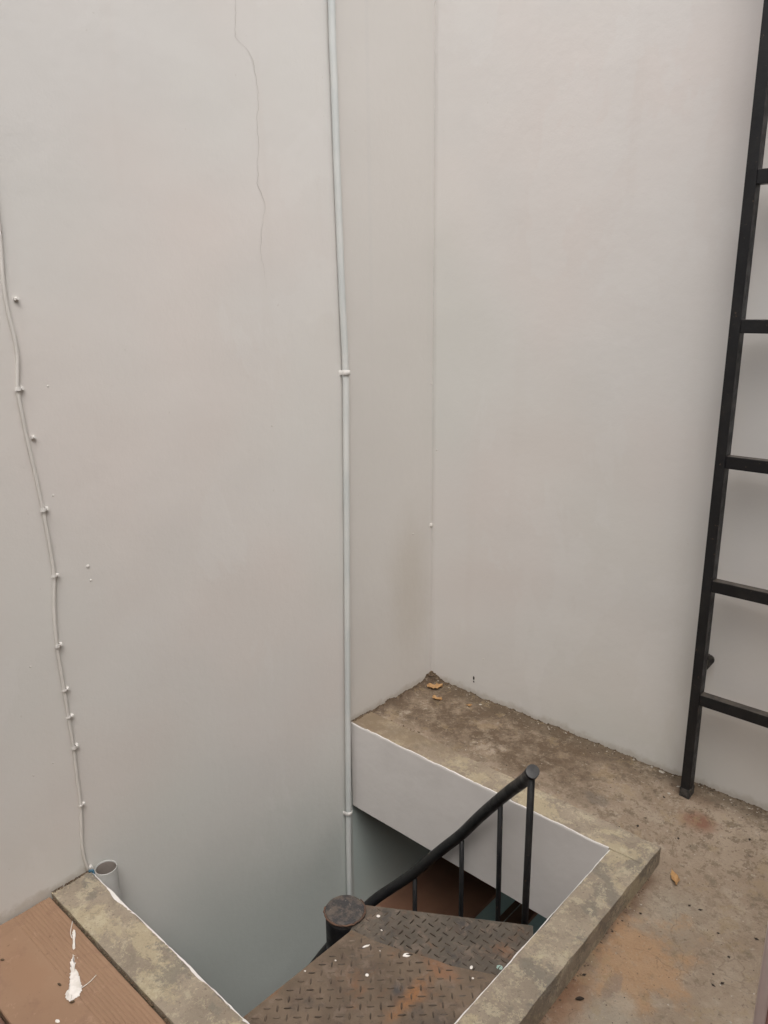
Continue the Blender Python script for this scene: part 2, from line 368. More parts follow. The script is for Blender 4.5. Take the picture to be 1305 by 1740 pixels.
M['pvc'] = simple('white pvc', (0.43, 0.425, 0.405), (0.39, 0.385, 0.365), 0.45, 15)
M['paint'] = simple('dried white paint', (0.74, 0.70, 0.66), (0.62, 0.58, 0.53), 0.5, 60, 0.001)
M['paint_teal'] = simple('dried teal paint', (0.30, 0.42, 0.37), None, 0.5, 60)
M['crack'] = simple('crack in plaster', (0.44, 0.415, 0.385), (0.52, 0.495, 0.465), 0.9, 20)
M['soil'] = simple('dry soil', (0.12, 0.082, 0.05), (0.075, 0.053, 0.036), 0.95, 60, 0.002)
M['grit_dark'] = simple('dark grit', (0.035, 0.026, 0.02), None, 0.9, 60)
M['grit_pale'] = simple('pale grit', (0.46, 0.42, 0.36), None, 0.9, 60)
M['leaf'] = simple('dry leaf', (0.42, 0.25, 0.11), (0.30, 0.17, 0.075), 0.8, 40)
M['stub_in'] = simple('darkened pipe inside', (0.30, 0.26, 0.23), None, 0.8, 20)  # colour darkened to deepen the shade inside the pipe
M['blue'] = simple('blue tape', (0.05, 0.13, 0.19), None, 0.5, 30)
M['pink'] = simple('faded pink door paint', (0.36, 0.19, 0.165), (0.31, 0.16, 0.14), 0.45, 6)
M['pink_edge'] = simple('sky-lit door edge', (0.52, 0.42, 0.39), (0.46, 0.36, 0.33), 0.5, 12)
M['foot'] = simple('dirty worn rail end', (0.075, 0.068, 0.060), (0.03, 0.028, 0.026), 0.8, 60, 0.002)
def mat_board():
    t = NT('brown board')
    c = t.mix(t.ramp(t.noise(5, 4), 0.35, 0.7), (0.270, 0.168, 0.106), (0.246, 0.151, 0.095))
    g = t.noise(30, 4, vec=t.stretch(0.05, 1, 1))
    c = t.mix(t.ramp(g, 0.4, 0.7, 0, 0.12), c, (0.21, 0.12, 0.077))
    c = t.mix(t.ramp(t.noise(13, 7, 0.75), 0.52, 0.66, 0, 0.45), c, (0.20, 0.118, 0.078))
    c = t.mix(t.ramp(t.noise(34, 5, 0.75, vec=t.stretch(1, 1, 1, (5, 1, 2))), 0.58, 0.68, 0, 0.4), c, (0.36, 0.235, 0.16))
    c = t.mix(t.ramp(t.noise(75, 4, 0.7), 0.64, 0.72, 0, 0.6), c, (0.12, 0.065, 0.042))
    c = t.mix(t.mth('MULTIPLY', t.blob((0.2, -1.70, 0), (0.16, 0.05, 1), 0.4, 12, 0.8), 0.25), c, (0.24, 0.13, 0.075))
    return t.out(c, 0.7, t.bump(g, 0.001, 0.5))
M['board'] = mat_board()
M['dark_brown'] = simple('dark brown surface', (0.13, 0.07, 0.05), (0.09, 0.05, 0.038), 0.7, 12)
M['slab'] = simple('raw concrete', (0.30, 0.28, 0.25), None, 0.9, 8, 0.004)

# ------------------------------------------------------------------ setting: floors and slab
XR, YN, HT, HR = 3.35, -3.7, 4.0, 4.05      # right wall, near wall, wall heights
ZL = -2.75                        # floor of the storey below
def fz(x, y):
    right = sstep(0.86, 1.13, x)
    zl = -0.011
    zr = -0.010 - 0.052*sstep(0.02, 0.42, -y) - 0.016*sstep(0.5, 1.2, -y)
    z = zl*(1-right) + zr*right
    if y < -1.5:
        z = z*right + (1-right)*(-0.032)
    z += 0.0045*fbm(x*5, y*5) + 0.0016*fbm(x*30, y*30)
    z += 0.011*sstep(0.045, 0.0, -y)*(0.6+fbm(x*22, 3)) + 0.014*sstep(0.04, 0.0, x)*(0.6+fbm(3, y*22))
    # soil heaped into the far corner, a shallow hollow in front of it
    z += 0.016*math.exp(-((x/0.05)**2 + (y/0.05)**2))
    return z
def build_floor():
    st = 0.0155; nx = int(XR/st)+1; ny = int(-YN/st)+1
    V = []; idx = {}; Fc = []
    def vid(i, j):
        if (i, j) not in idx:
            x = min(XR, i*st); y = -min(-YN, j*st)
            idx[i, j] = len(V); V.append((x, y, fz(x, y)))
        return idx[i, j]
    for i in range(nx):
        for j in range(ny):
            x = (i+.5)*st; y = -(j+.5)*st
            if x < 1.075 and -1.53 < y < -0.385: continue
            Fc.append([vid(i, j), vid(i, j+1), vid(i+1, j+1), vid(i+1, j)])
    return tag(pyd('floor', V, Fc, M['floor'], smooth=True), kind='structure')
build_floor()
def slab():
    bm = bmesh.new()
    add_box(bm, (0, YN, -0.30), (XR, -1.555, -0.10)); add_box(bm, (1.099, -1.555, -0.30), (XR, -0.358, -0.10))
    add_box(bm, (0, -0.358, -0.30), (XR, 2.0, -0.10))
    return tag(from_bm('roof_slab', bm, M['slab']), kind='structure')
slab()
bm = bmesh.new(); add_box(bm, (0, YN, ZL-0.1), (XR, 2.0, ZL))
tag(from_bm('lower_floor', bm, M['brown']), kind='structure')

# ------------------------------------------------------------------ walls
def wall_grid(name, P, du, dv, nu, nv, nrm, mat, amp):
    """plaster sheet with slight waviness, thickened backwards"""
    P, du, dv, nrm = map(Vector, (P, du, dv, nrm)); V = []; Fc = []
    for i in range(nu+1):
        for j in range(nv+1):
            p = P + du*i/nu + dv*j/nv
            a = amp*fbm(p.x*1.7+p.y*1.7, p.z*1.3, 4.2, 3) + amp*0.22*fbm(p.x*8+p.y*8, p.z*6, 1, 3)
            V.append(p + nrm*a)
    n1 = nv+1
    for i in range(nu):
        for j in range(nv): Fc.append((i*n1+j, (i+1)*n1+j, (i+1)*n1+j+1, i*n1+j+1))
    o = len(V); back = -nrm*0.15
    cs = [P+back, P+du+back, P+du+dv+back, P+dv+back]; V += cs
    Fc.append((o+3, o+2, o+1, o))
    def strip(ids, a, b):
        for k in range(len(ids)-1): Fc.append((ids[k+1], ids[k], a) if k < len(ids)//2 else (ids[k+1], ids[k], b))
        Fc.append((ids[len(ids)//2], a, b))
    strip([i*n1 for i in range(nu+1)], o, o+1); strip([nu*n1+j for j in range(n1)], o+1, o+2)
    strip([i*n1+nv for i in range(nu, -1, -1)], o+2, o+3); strip([j for j in range(nv, -1, -1)], o+3, o)
    return pyd(name, V, Fc, mat, smooth=True)
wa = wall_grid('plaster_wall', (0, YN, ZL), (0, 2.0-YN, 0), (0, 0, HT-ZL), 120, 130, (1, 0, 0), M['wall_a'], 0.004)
tag(wa, 'long off-white plastered wall with a hairline crack, running down into the stairwell', 'wall')
wb = wall_grid('plaster_wall', (-0.03, 0, -0.10), (XR+0.03, 0, 0), (0, 0, HT+0.10), 70, 80, (0, -1, 0), M['wall_b'], 0.004)
tag(wb, 'off-white plastered wall standing behind the black ladder', 'wall')
def flat_wall(a, b, label, mat='wall_b'):
    return tag(bev_box('plaster_wall', a, b, M[mat], w=0.004), label, 'wall')
bm = bmesh.new()      # unseen right wall added to shape the light; lower opening added to admit it
add_box(bm, (XR, YN, -0.45), (XR+0.15, 2.0, HR)); add_box(bm, (XR, YN, ZL), (XR+0.15, 2.0, -1.9))
add_box(bm, (XR, YN, -1.9), (XR+0.15, -1.2, -0.45)); add_box(bm, (XR, 1.8, -1.9), (XR+0.15, 2.0, -0.45))
tag(from_bm('plaster_wall', bm, M['wall_c']), 'grey wall added on the right, out of the frame, to shape the light', 'wall')
flat_wall((0.0, YN-0.15, ZL), (XR, YN, 3.35), 'grey wall added behind the viewer, out of the frame, to shape the light', 'wall_c')  # added unseen wall, keeps the light coming mainly from above
bm = bmesh.new()      # far wall of the lower storey; its window opening is added to let light in
add_box(bm, (0, 2.0, ZL), (XR, 2.15, -1.9)); add_box(bm, (0, 2.0, -0.6), (XR, 2.15, -0.10))
add_box(bm, (0, 2.0, -1.9), (0.9, 2.15, -0.6)); add_box(bm, (2.2, 2.0, -1.9), (XR, 2.15, -0.6))
tag(from_bm('plaster_wall', bm, M['teal']), 'far wall of the dark storey below the terrace', 'wall')
# hairline crack: a narrow furrow in the paint
CR = [[-0.7992, 2.1798], [-0.8062, 2.1131], [-0.7987, 2.091], [-0.77, 2.0742], [-0.7526, 2.0505], [-0.7472, 2.0173], [-0.7432, 1.9903], [-0.7412, 1.9627], [-0.7482, 1.9195], [-0.7506, 1.8837], [-0.7468, 1.8527], [-0.7557, 1.8112], [-0.7537, 1.7823], [-0.7614, 1.7567], [-0.747, 1.7314], [-0.7368, 1.7024], [-0.7472, 1.6686], [-0.7563, 1.6257], [-0.7615, 1.5796], [-0.7537, 1.5413], [-0.7469, 1.4865]]
def wall_x(y, z):     # surface of the wavy wall A
    p = Vector((0, y, z)); a = 0.004
    return a*fbm(p.y*1.7, p.z*1.3, 4.2, 3) + a*0.22*fbm(p.y*8, p.z*6, 1, 3)
def crack():
    pts = [(-0.80, 2.9), (-0.812, 2.7), (-0.795, 2.5), (-0.803, 2.32)] + CR
    pts = catmull([(0, a, b) for a, b in pts], 9)
    V = []; Fc = []
    for i, p in enumerate(pts):
        y = p.y + 0.0042*fbm(p.z*45, 1); w = 0.0004 + 0.0005*max(0, fbm(p.z*14, 7)+0.4); w *= sstep(1.48, 1.62, p.z)*0.75+0.25
        x = wall_x(y, p.z)+0.0006
        V += [(x, y-w, p.z), (x, y+w, p.z)]
        if i: Fc.append((2*i-2, 2*i-1, 2*i+1, 2*i))
    return pyd('crack', V, Fc, M['crack'], wa)
crack()

# ------------------------------------------------------------------ stairwell kerb (upstand round the opening, painted beam faces inside)
X1, X1O, Y1, Y1O, Y0, Y0O, ZB = 0.998, 1.096, -0.4575, -0.360, -1.448, -1.552, -0.3395
kerb = tag(empty('stairwell_kerb', (0.55, -0.95, -0.34)), 'worn concrete kerb with flaking cream paint framing the stairwell opening', 'kerb')
rough_box('kerb_section', (0.004, Y1, ZB), (X1O, Y1O, 0.0), M['kerb'], kerb, 0.011)
rough_box('kerb_section', (X1, Y0O, ZB), (X1O, Y1-0.001, 0.0), M['kerb'], kerb, 0.011)
rough_box('kerb_section', (0.004, Y0O, ZB), (X1-0.001, Y0, 0.0), M['kerb'], kerb, 0.011)
def fascia(p0, p1, nrm, th=0.003, big=0.0016):
    """painted render face; its top lip is ragged where the paint curls over the arris"""
    p0, p1, nrm = Vector(p0), Vector(p1), Vector(nrm); L = (p1-p0).length; n = int(L/0.006)
    V = []; Fc = []; prof = 6
    for i in range(n+1):
        p = p0.lerp(p1, i/n); s = i/n*L
        lip = -0.0022 + (0.0045 if big > .005 else 0.0033)*max(0, min(.8, 1.6*fbm(s*13, p0.x*7+p0.y*3, 2)+0.42+0.3*fbm(s*55, 8))) ; ov = (0.0004 + big*max(0, 0.30+0.7*fbm(s*11+4, p0.y*5, 6)+0.30*fbm(s*60, 3)))*(sstep(0.05, 0.14, s) if big > .005 else 1)
        w = 0.0012*fbm(s*3, 9, p0.x)
        d = lambda off, z: V.append(p + nrm*(off) + Vector((0, 0, z)))
        d(0.0, ZB-0.003); d(th+w, ZB-0.003); d(th+w+0.001, -0.17); d(th+w, -0.006); d(th*0.6+w, lip); d(-ov, lip*0.9+0.0006)
    for i in range(n):
        for k in range(prof-1):
            Fc.append((i*prof+k, (i+1)*prof+k, (i+1)*prof+k+1, i*prof+k+1))
    me = bpy.data.meshes.new('painted_face'); me.from_pydata([tuple(v) for v in V], [], Fc)
    bmx = bmesh.new(); bmx.from_mesh(me); bmesh.ops.recalc_face_normals(bmx, faces=bmx.faces[:]); bmx.to_mesh(me); bmx.free()
    return link('painted_face', me, M['fascia'], kerb)
fascia((0.004, Y1, 0), (X1-0.006, Y1, 0), (0, -1, 0))
fascia((X1, Y1-0.006, 0), (X1, Y0+0.006, 0), (-1, 0, 0))
fascia((0.004, Y0, 0), (X1-0.006, Y0, 0), (0, 1, 0), 0.0035, 0.008)

# ------------------------------------------------------------------ lower flight of masonry steps, glimpsed under the beam
ls = tag(empty('lower_steps', (0.3, 0.7, ZL)), 'dark brown steps with teal risers glimpsed below the white beam', 'steps')
edges = [0.004, 0.325, 0.421, 0.62, 0.82, 1.02, 1.22]; zt = -0.86
for i in range(6):
    bev_box('riser', (edges[i], -0.45, ZL), (edges[i+1], 1.9, zt-0.02), M['teal'], ls, 0.003)
    bev_box('tread', (edges[i]-(0.0 if i == 0 else 0.0), -0.452, zt-0.02), (edges[i+1]+0.006, 1.9, zt), M['brown'], ls, 0.004)
    zt -= 0.145
bev_box('joint_strip', (0.352, -0.3, -1.0055), (0.356, 1.5, -1.0035), M['grit_pale'], ls, 0.0004)

# ------------------------------------------------------------------ spiral staircase
PX, PY, RT = 0.493, -0.985, 0.505
ZP = -0.150
st = tag(empty('spiral_staircase', (PX, PY, ZL)), 'rusty spiral staircase with checker plate landing and black handrail', 'staircase')
tube('centre_pole', [(PX, PY, ZL), (PX, PY, ZP-0.02), (PX, PY, ZP-0.002)], 0.053, M['black_rail'], st, 28)
def cap():
    bm = bmesh.new(); n = 36; rings = []
    for r, z in ((0.0535, ZP-0.012), (0.054, ZP+0.004), (0.050, ZP+0.0075), (0.043, ZP+0.0065), (0.025, ZP+0.008), (0.010, ZP+0.0075)):
        rings.append([bm.verts.new((PX+r*math.cos(k*2*math.pi/n), PY+r*math.sin(k*2*math.pi/n), z+0.0015*fbm(k*.9, r*90))) for k in range(n)])
    for a, b in zip(rings, rings[1:]):
        for k in range(n): bm.faces.new((a[k], a[(k+1) % n], b[(k+1) % n], b[k])).smooth = True
    bm.faces.new(rings[-1])
    return from_bm('pole_cap', bm, M['pole_cap'], st)
cap()
def weld():
    bm = bmesh.new(); pts = []
    for k in range(46):
        a = R(-150 + k*5.2); r = 0.0555+0.002*fbm(k*.5, 2)
        pts.append((PX+r*math.cos(a), PY+r*math.sin(a), ZP+0.003+0.002*fbm(k*.7, 5)))
    add_tube(bm, pts, [0.0022+0.0022*abs(fbm(k*.8, 9)) for k in range(46)], 7)
    return from_bm('weld_bead', bm, M['rust'], st)
weld()
def inside(p, poly):
    c = False; n = len(poly)
    for i in range(n):
        a, b = poly[i], poly[(i+1) % n]
        if (a[1] > p[1]) != (b[1] > p[1]) and p[0] < (b[0]-a[0])*(p[1]-a[1])/(b[1]-a[1])+a[0]: c = not c
    return c
def prism(name, poly, z0, z1, mat, parent):
    n = len(poly); V = [(x, y, z1) for x, y in poly] + [(x, y, z0) for x, y in poly]
    Fc = [tuple(range(n)), tuple(range(2*n-1, n-1, -1))] + [(i, i+n, (i+1) % n+n, (i+1) % n) for i in range(n)]
    me = bpy.data.meshes.new(name); me.from_pydata(V, [], Fc)
    bmx = bmesh.new(); bmx.from_mesh(me); bmesh.ops.recalc_face_normals(bmx, faces=bmx.faces[:]); bmx.to_mesh(me); bmx.free()
    return link(name, me, mat, parent)
def lugs(poly, z, ang, pitch, mat, parent, hole=None, cover=None):
    ca, sa = math.cos(ang), math.sin(ang); V = []; Fc = []
    prof = [(-1, 0, 0), (-.55, .75, 0), (0, 1, 0), (.55, .75, 0), (1, 0, 0), (.55, -.75, 0), (0, -1, 0), (-.55, -.75, 0)]
    for i in range(-40, 41):
        for j in range(-40, 41):
            u, w = i*pitch, j*pitch; x = 0.75+u*ca-w*sa; y = -1.05+u*sa+w*ca
            if not inside((x, y), poly): continue
            if cover and inside((x, y), cover): continue
            if math.hypot(x-PX, y-PY) < 0.066: continue
            a = ang + (math.pi/2 if (i+j) % 2 else 0) + random.uniform(-.04, .04)
            c, s = math.cos(a), math.sin(a); wr = 0.55+0.9*max(0, min(1, 0.5+1.2*fbm(x*6, y*6, 3))); L = pitch*0.47*random.uniform(.86, 1.05); W = 0.0028*random.uniform(.8, 1.1)
            ok = all(inside((x+e*L*1.2*c, y+e*L*1.2*s), poly) for e in (-1, 1))
            if not ok: continue
            h = 0.0022*wr*random.uniform(.7, 1.1); b = len(V)
            for (q, r, _) in prof: V.append((x+q*L*c-r*W*s, y+q*L*s+r*W*c, z-0.0004))
            for (q, r) in ((-.6, 0), (-.3, .35), (.3, .35), (.6, 0), (.3, -.35), (-.3, -.35)): V.append((x+q*L*c-r*W*s, y+q*L*s+r*W*c, z+h))
            T = b+8
            Fc += [(b, b+1, T+1, T), (b+1, b+2, T+1), (b+2, b+3, T+2, T+1), (b+3, b+4, T+3, T+2), (b+4, b+5, T+4, T+3), (b+5, b+6, T+4), (b+6, b+7, T+5, T+4), (b+7, b, T, T+5), (T, T+1, T+2, T+3, T+4, T+5)]
    me = bpy.data.meshes.new('checker_lugs'); me.from_pydata(V, [], Fc)
    bmx = bmesh.new(); bmx.from_mesh(me); bmesh.ops.recalc_face_normals(bmx, faces=bmx.faces[:]); bmx.to_mesh(me); bmx.free()
    o = link('checker_lugs', me, mat, parent); o['kind'] = 'stuff'; return o
SEAM = [(.553, -1.020), (.59, -1.012), (.628, -1.004), (.69, -.982), (.741, -.961), (.783, -.946), (.813, -.938), (.86, -.914), (.901, -.892), (.990, -.845)]
LAND = SEAM + [(.990, -1.440), (.542, -1.440)]
land = prism('landing_plate', LAND, ZP-0.005, ZP, M['landing'], st)
lugs(LAND, ZP, R(43), 0.0243, M['lug'], land)
def sector(a0, a1, r, off0=0.0):
    p = []
    d = Vector((math.cos(R(a1)), math.sin(R(a1)))); 
    n = 9
    for k in range(n): a = R(a0+(a1-a0)*k/(n-1)); p.append((PX+r*math.cos(a), PY+r*math.sin(a)))
    q = Vector((-d.y, d.x))*0.052
    p.append((PX+q.x+d.x*0.02, PY+q.y+d.y*0.02)); 
    d0 = Vector((math.cos(R(a0)), math.sin(R(a0)))); p.append((PX+d0.x*0.03, PY+d0.y*0.03))
    return p
TOP = [(PX+RT*math.cos(R(a)), PY+RT*math.sin(R(a))) for a in (6, 12, 18, 24, 30, 36.4)] + [(.517, -.928), (.53, -.975), (.549, -1.024), (.60, -1.04), (.75, -1.06)]
top = prism('tread', TOP, ZP-0.010, ZP-0.0055, M['tread'], st)
lugs(TOP, ZP-0.0055, R(2), 0.0235, M['lug_dark'], top, cover=LAND)
# nosing bent down under the top tread's rear edge
d = Vector((.899-.517, -.686+.928)).normalized()
tube('tread_edge', [(.53, -.921, ZP-0.012), (.895, -.689, ZP-0.012)], 0.005, M['lug_dark'], top, 8)
RAIL = [(38.5, .301), (46, .238), (53, .178), (59.2, .123), (68.2, .033), (77.6, -.071), (86.2, -.176), (94.2, -.263), (100.7, -.334), (108.3, -.418), (115.8, -.486), (124.9, -.562)]
RR = 0.488
def on(a, r, z): return Vector((PX+r*math.cos(R(a)), PY+r*math.sin(R(a)), z))
rp = [on(a, RR, z) for a, z in RAIL]
a, z = RAIL[-1]
while z > -1.85: a += 12; z -= 0.122; rp.append(on(a, RR, z))
tube('handrail', catmull(rp, 4), 0.0175, M['black_rail'], st, 14)
def rail_z(a):
    for (a0, z0), (a1, z1) in zip(RAIL, RAIL[1:]):
        if a0 <= a <= a1: return z0+(z1-z0)*(a-a0)/(a1-a0)
    return RAIL[-1][1] - (a-RAIL[-1][0])*0.122/12
NB = [(40.3, 40.3, 1, .0095), (66.0, 64.6, 2, .008), (86.0, 85.4, 3, .008), (107.0, 107.0, 4, .008)]
NB += [(31+21*(k-.5), 31+21*(k-.5), k, .008) for k in range(5, 12)]
for k in range(1, 12):
    a0 = 31+21*(k-1)-3; zt = ZP-0.22*k
    tr = prism('tread', sector(a0, a0+24, RT), zt-0.005, zt, M['tread'], st)
    prism('tread_lip', [on(a0+0.0, r, 0)[:2] for r in (.06, RT)] + [on(a0+0.7, r, 0)[:2] for r in (RT, .06)], zt-0.045, zt-0.005, M['lug_dark'], tr)
for (at, ab, k, rb) in NB:
    zt = ZP-0.22*k
    tube('baluster', [on(ab, RR, zt-0.004), on((at+ab)/2, RR, (zt+rail_z(at))/2), on(at, RR, rail_z(at)-0.004)], rb, M['black_rail'], st, 10)
# paint spots splashed on the plates
def spot(name, x, y, z, rx, ry, ang, mat, parent, h=0.0012):
    V = [(x, y, z+h)]; n = 14
    for k in range(n):
        q = 2*math.pi*k/n; s = 1+0.28*fbm(math.cos(q)*2+x*50, math.sin(q)*2+y*50)
        u, w = rx*s*math.cos(q), ry*s*math.sin(q)
        V.append((x+u*math.cos(ang)-w*math.sin(ang), y+u*math.sin(ang)+w*math.cos(ang), z))
    return pyd(name, V, [(0, 1+k, 1+(k+1) % n) for k in range(n)], mat, parent, True)
for (x, y, rx, ry, an, m, p, zz) in [(.570, -.934, .0055, .0045, 0.3, 'paint', top, ZP-.0048), (.618, -1.033, .010, .0032, 1.1, 'paint', land, ZP+.0006),
        (.714, -.985, .010, .006, .9, 'paint', land, ZP+.0006), (.680, -1.095, .0048, .0042, 0, 'paint', land, ZP+.0006), (.8556, -.9022, .006, .0035, 1.9, 'paint', top, ZP-.0048),
        (.908, -.8555, .008, .007, 0, 'paint_teal', top, ZP-.0048), (.880, -.930, .003, .0025, 0, 'paint', land, ZP+.0006), (.609, -.964, .003, .002, 0, 'paint', top, ZP-.0048),
        (.591, -1.116, .0025, .002, 0, 'paint', land, ZP+.0006), (.557, -1.1885, .003, .002, 0.5, 'paint', land, ZP+.0006), (.655, -1.02, .002, .0015, 0, 'paint', land, ZP+.0006)]:
    spot('paint_spot', x, y, zz, rx, ry, an, M[m], p)

# ------------------------------------------------------------------ ladder fixed in front of wall B
lad = tag(empty('ladder', (1.25, -0.065, -0.01)), 'black steel ladder fixed upright to the off-white wall', 'ladder')
LX = (1.0385, 1.4485); LW, LY0, LY1 = 0.0275, -0.085, -0.047
for x in LX:
    rail = bev_box('side_rail', (x, LY0, -0.012), (x+LW, LY1, 3.2), M['black'], lad, 0.0022, 2)
for k in range(9):
    zc = 0.318+0.353*k
    bev_box('rung', (LX[0]+LW, LY0+0.002, zc-0.017), (LX[1], LY1-0.008, zc+0.017), M['black'], lad, 0.002, 2)
def ear(x, z):
    bm = bmesh.new(); n = 12; V = []
    prof = [(0, -.030)] + [(0.006+0.011*math.cos(q), 0.004+0.014*math.sin(q)) for q in [R(-50+k*14) for k in range(n)]] + [(0, .018)]
    f = [bm.verts.new((x+u, LY1+0.012, z+w)) for u, w in prof]; b = [bm.verts.new((x+u, LY1+0.018, z+w)) for u, w in prof]
    bm.faces.new(f); bm.faces.new(b[::-1])
    for k in range(len(prof)): bm.faces.new((f[k], b[k], b[(k+1) % len(prof)], f[(k+1) % len(prof)]))
    bmesh.ops.recalc_face_normals(bm, faces=bm.faces[:])
    o = from_bm('wall_bracket', bm, M['foot'], lad)
    tube('bolt', [(x-0.01, LY1-0.002, z), (x-0.01, 0.004, z)], 0.007, M['black'], o, 10)
for z in (0.425, 2.6): ear(LX[0]+LW-0.004, z)
def foot(x):
    rough_box('rail_foot', (x-0.0015, LY0-0.0015, -0.03), (x+LW+0.0015, LY1+0.0015, 0.016), M['foot'], lad, 0.006, 0.001, 0.0012)
for x in LX: foot(x)

# ------------------------------------------------------------------ conduit and cable on wall A
PIPE = [(-0.470, 3.1), (-0.4743, 2.2544), (-0.4715, 2.0347), (-0.4685, 1.8022), (-0.4609, 1.4701), (-0.4537, 1.2334), (-0.4605, 0.95), (-0.4657, 0.7205), (-0.478, 0.25), (-0.4925, -0.3518), (-0.4983, -0.7236), (-0.500, -1.6), (-0.50, -2.7)]
pp = catmull([(0.0125, y, z) for y, z in PIPE], 6)
con = tag(empty('conduit', (0.0125, -0.47, ZL)), 'thin white vertical conduit clamped to the wall beside the corner', 'conduit')
tube('conduit_tube', pp, 0.0105, M['conduit'], con, 14)
def clamp(y, z):
    bm = bmesh.new(); V = []
    arc = [(-0.0, 0.024), (0.003, 0.0125)] + [(0.0125+0.0128*math.sin(q), 0.0128*math.cos(q)) for q in [R(0+k*18) for k in range(11)]] + [(0.003, -0.0125), (0.0, -0.017)]
    rows = []
    for dz, t in ((-0.008, 0), (-0.006, .0022), (0.006, .0022), (0.008, 0)):
        rows.append([bm.verts.new((max(0.0, u+t*(1 if u > .01 else .3)), y+w*(1+t*18), z+dz)) for u, w in arc])
    for a, b in zip(rows, rows[1:]):
        for k in range(len(arc)-1): bm.faces.new((a[k], a[k+1], b[k+1], b[k])).smooth = True
    bmesh.ops.recalc_face_normals(bm, faces=bm.faces[:])
    o = from_bm('clamp', bm, M['clip'], con)
    tube('screw', [(0.0, y+0.020, z), (0.006, y+0.020, z)], 0.0042, M['clip'], o, 8)
for y, z in ((-0.4537, 1.2334), (-0.4925, -0.3518), (-0.472, 2.75), (-0.50, -1.9)): clamp(y, z)
CAB = [[-1.45, 3.0], [-1.452, 2.3], [-1.4557, 1.6705], [-1.4575, 1.5901], [-1.4634, 1.4957], [-1.462, 1.4353], [-1.4559, 1.3797], [-1.4556, 1.3358], [-1.4641, 1.2728], [-1.4618, 1.2142], [-1.4585, 1.161], [-1.4509, 1.0788], [-1.4445, 0.9928], [-1.4398, 0.9001], [-1.4389, 0.8295], [-1.4485, 0.7545], [-1.4541, 0.6538], [-1.452, 0.5538], [-1.4497, 0.4639], [-1.4474, 0.3714], [-1.4484, 0.2868], [-1.4487, 0.2069], [-1.4592, 0.0807], [-1.4518, 0.0064], [-1.4400, -0.03], [-1.4385, -0.5], [-1.4385, -1.2]]
cab = tag(empty('cable', (0.005, -1.45, -1.2)), 'thin painted cable wandering down the wall to the kerb, held by nailed clips', 'cable')
tube('cable_sheath', catmull([(0.0055, y, z) for y, z in CAB], 5), 0.0043, M['cable'], cab, 9)
def clip(y, z, parent, side=1, s=1.0):
    bm = bmesh.new(); n = 8; rows = []
    for dz in (-0.0042*s, 0.0042*s):
        rows.append([bm.verts.new((0.0055+0.0062*math.sin(q) if True else 0, y+0.0068*math.cos(q), z+dz)) for q in [R(k*180/n) for k in range(n+1)]])
    o_rows = [[bm.verts.new((v.co.x+0.0012, v.co.y, v.co.z*1.0)) for v in r] for r in rows]
    for k in range(n): bm.faces.new((o_rows[0][k], o_rows[0][k+1], o_rows[1][k+1], o_rows[1][k]))
    for a, b in ((rows[0], o_rows[0]), (rows[1], o_rows[1])):
        for k in range(n): bm.faces.new((a[k], a[k+1], b[k+1], b[k]))
    add_box(bm, (0.0, y+side*0.0062, z-0.0045*s), (0.0075, y+side*0.0125, z+0.0045*s))
    bmesh.ops.recalc_face_normals(bm, faces=bm.faces[:])
    o = from_bm('clip', bm, M['clip'], parent)
    if parent is not None: tube('nail', [(0.006, y+side*0.0095, z), (0.0105, y+side*0.0095, z)], 0.0032, M['clip'], o, 8)
    return o
for y, z, sd in [(-1.4641, 1.2718, 1), (-1.4445, 0.9928, 1), (-1.4541, 0.6538, 1), (-1.4474, 0.3714, 1), (-1.4400, 0.829, 1), (-1.4500, 0.2044, 1), (-1.4515, 0.534, 1), (-1.4500, 0.459, 1)]:
    clip(y, z, cab, sd, 1.0 if z in (1.2718, 0.9928, 0.6538, 0.3714) else 0.55)
def loose(y, z, lab):
    bm = bmesh.new(); add_box(bm, (0.0, y-0.005, z-0.004), (0.007, y+0.005, z+0.004))
    bmesh.ops.bevel(bm, geom=bm.edges[:], offset=0.0015, segments=2, affect='EDGES')
    add_tube(bm, [(0.005, y+0.001, z+0.001), (0.0115, y+0.001, z+0.0015)], 0.0032, 8)
    tag(from_bm('nailed_clip', bm, M['clip']), lab, 'clip', 'empty clips beside the cable')
loose(-1.4409, 1.4619, 'small empty white clip nailed beside the cable, the topmost one')
loose(-1.4440, 1.1607, 'small empty white clip nailed beside the cable, second from the top')

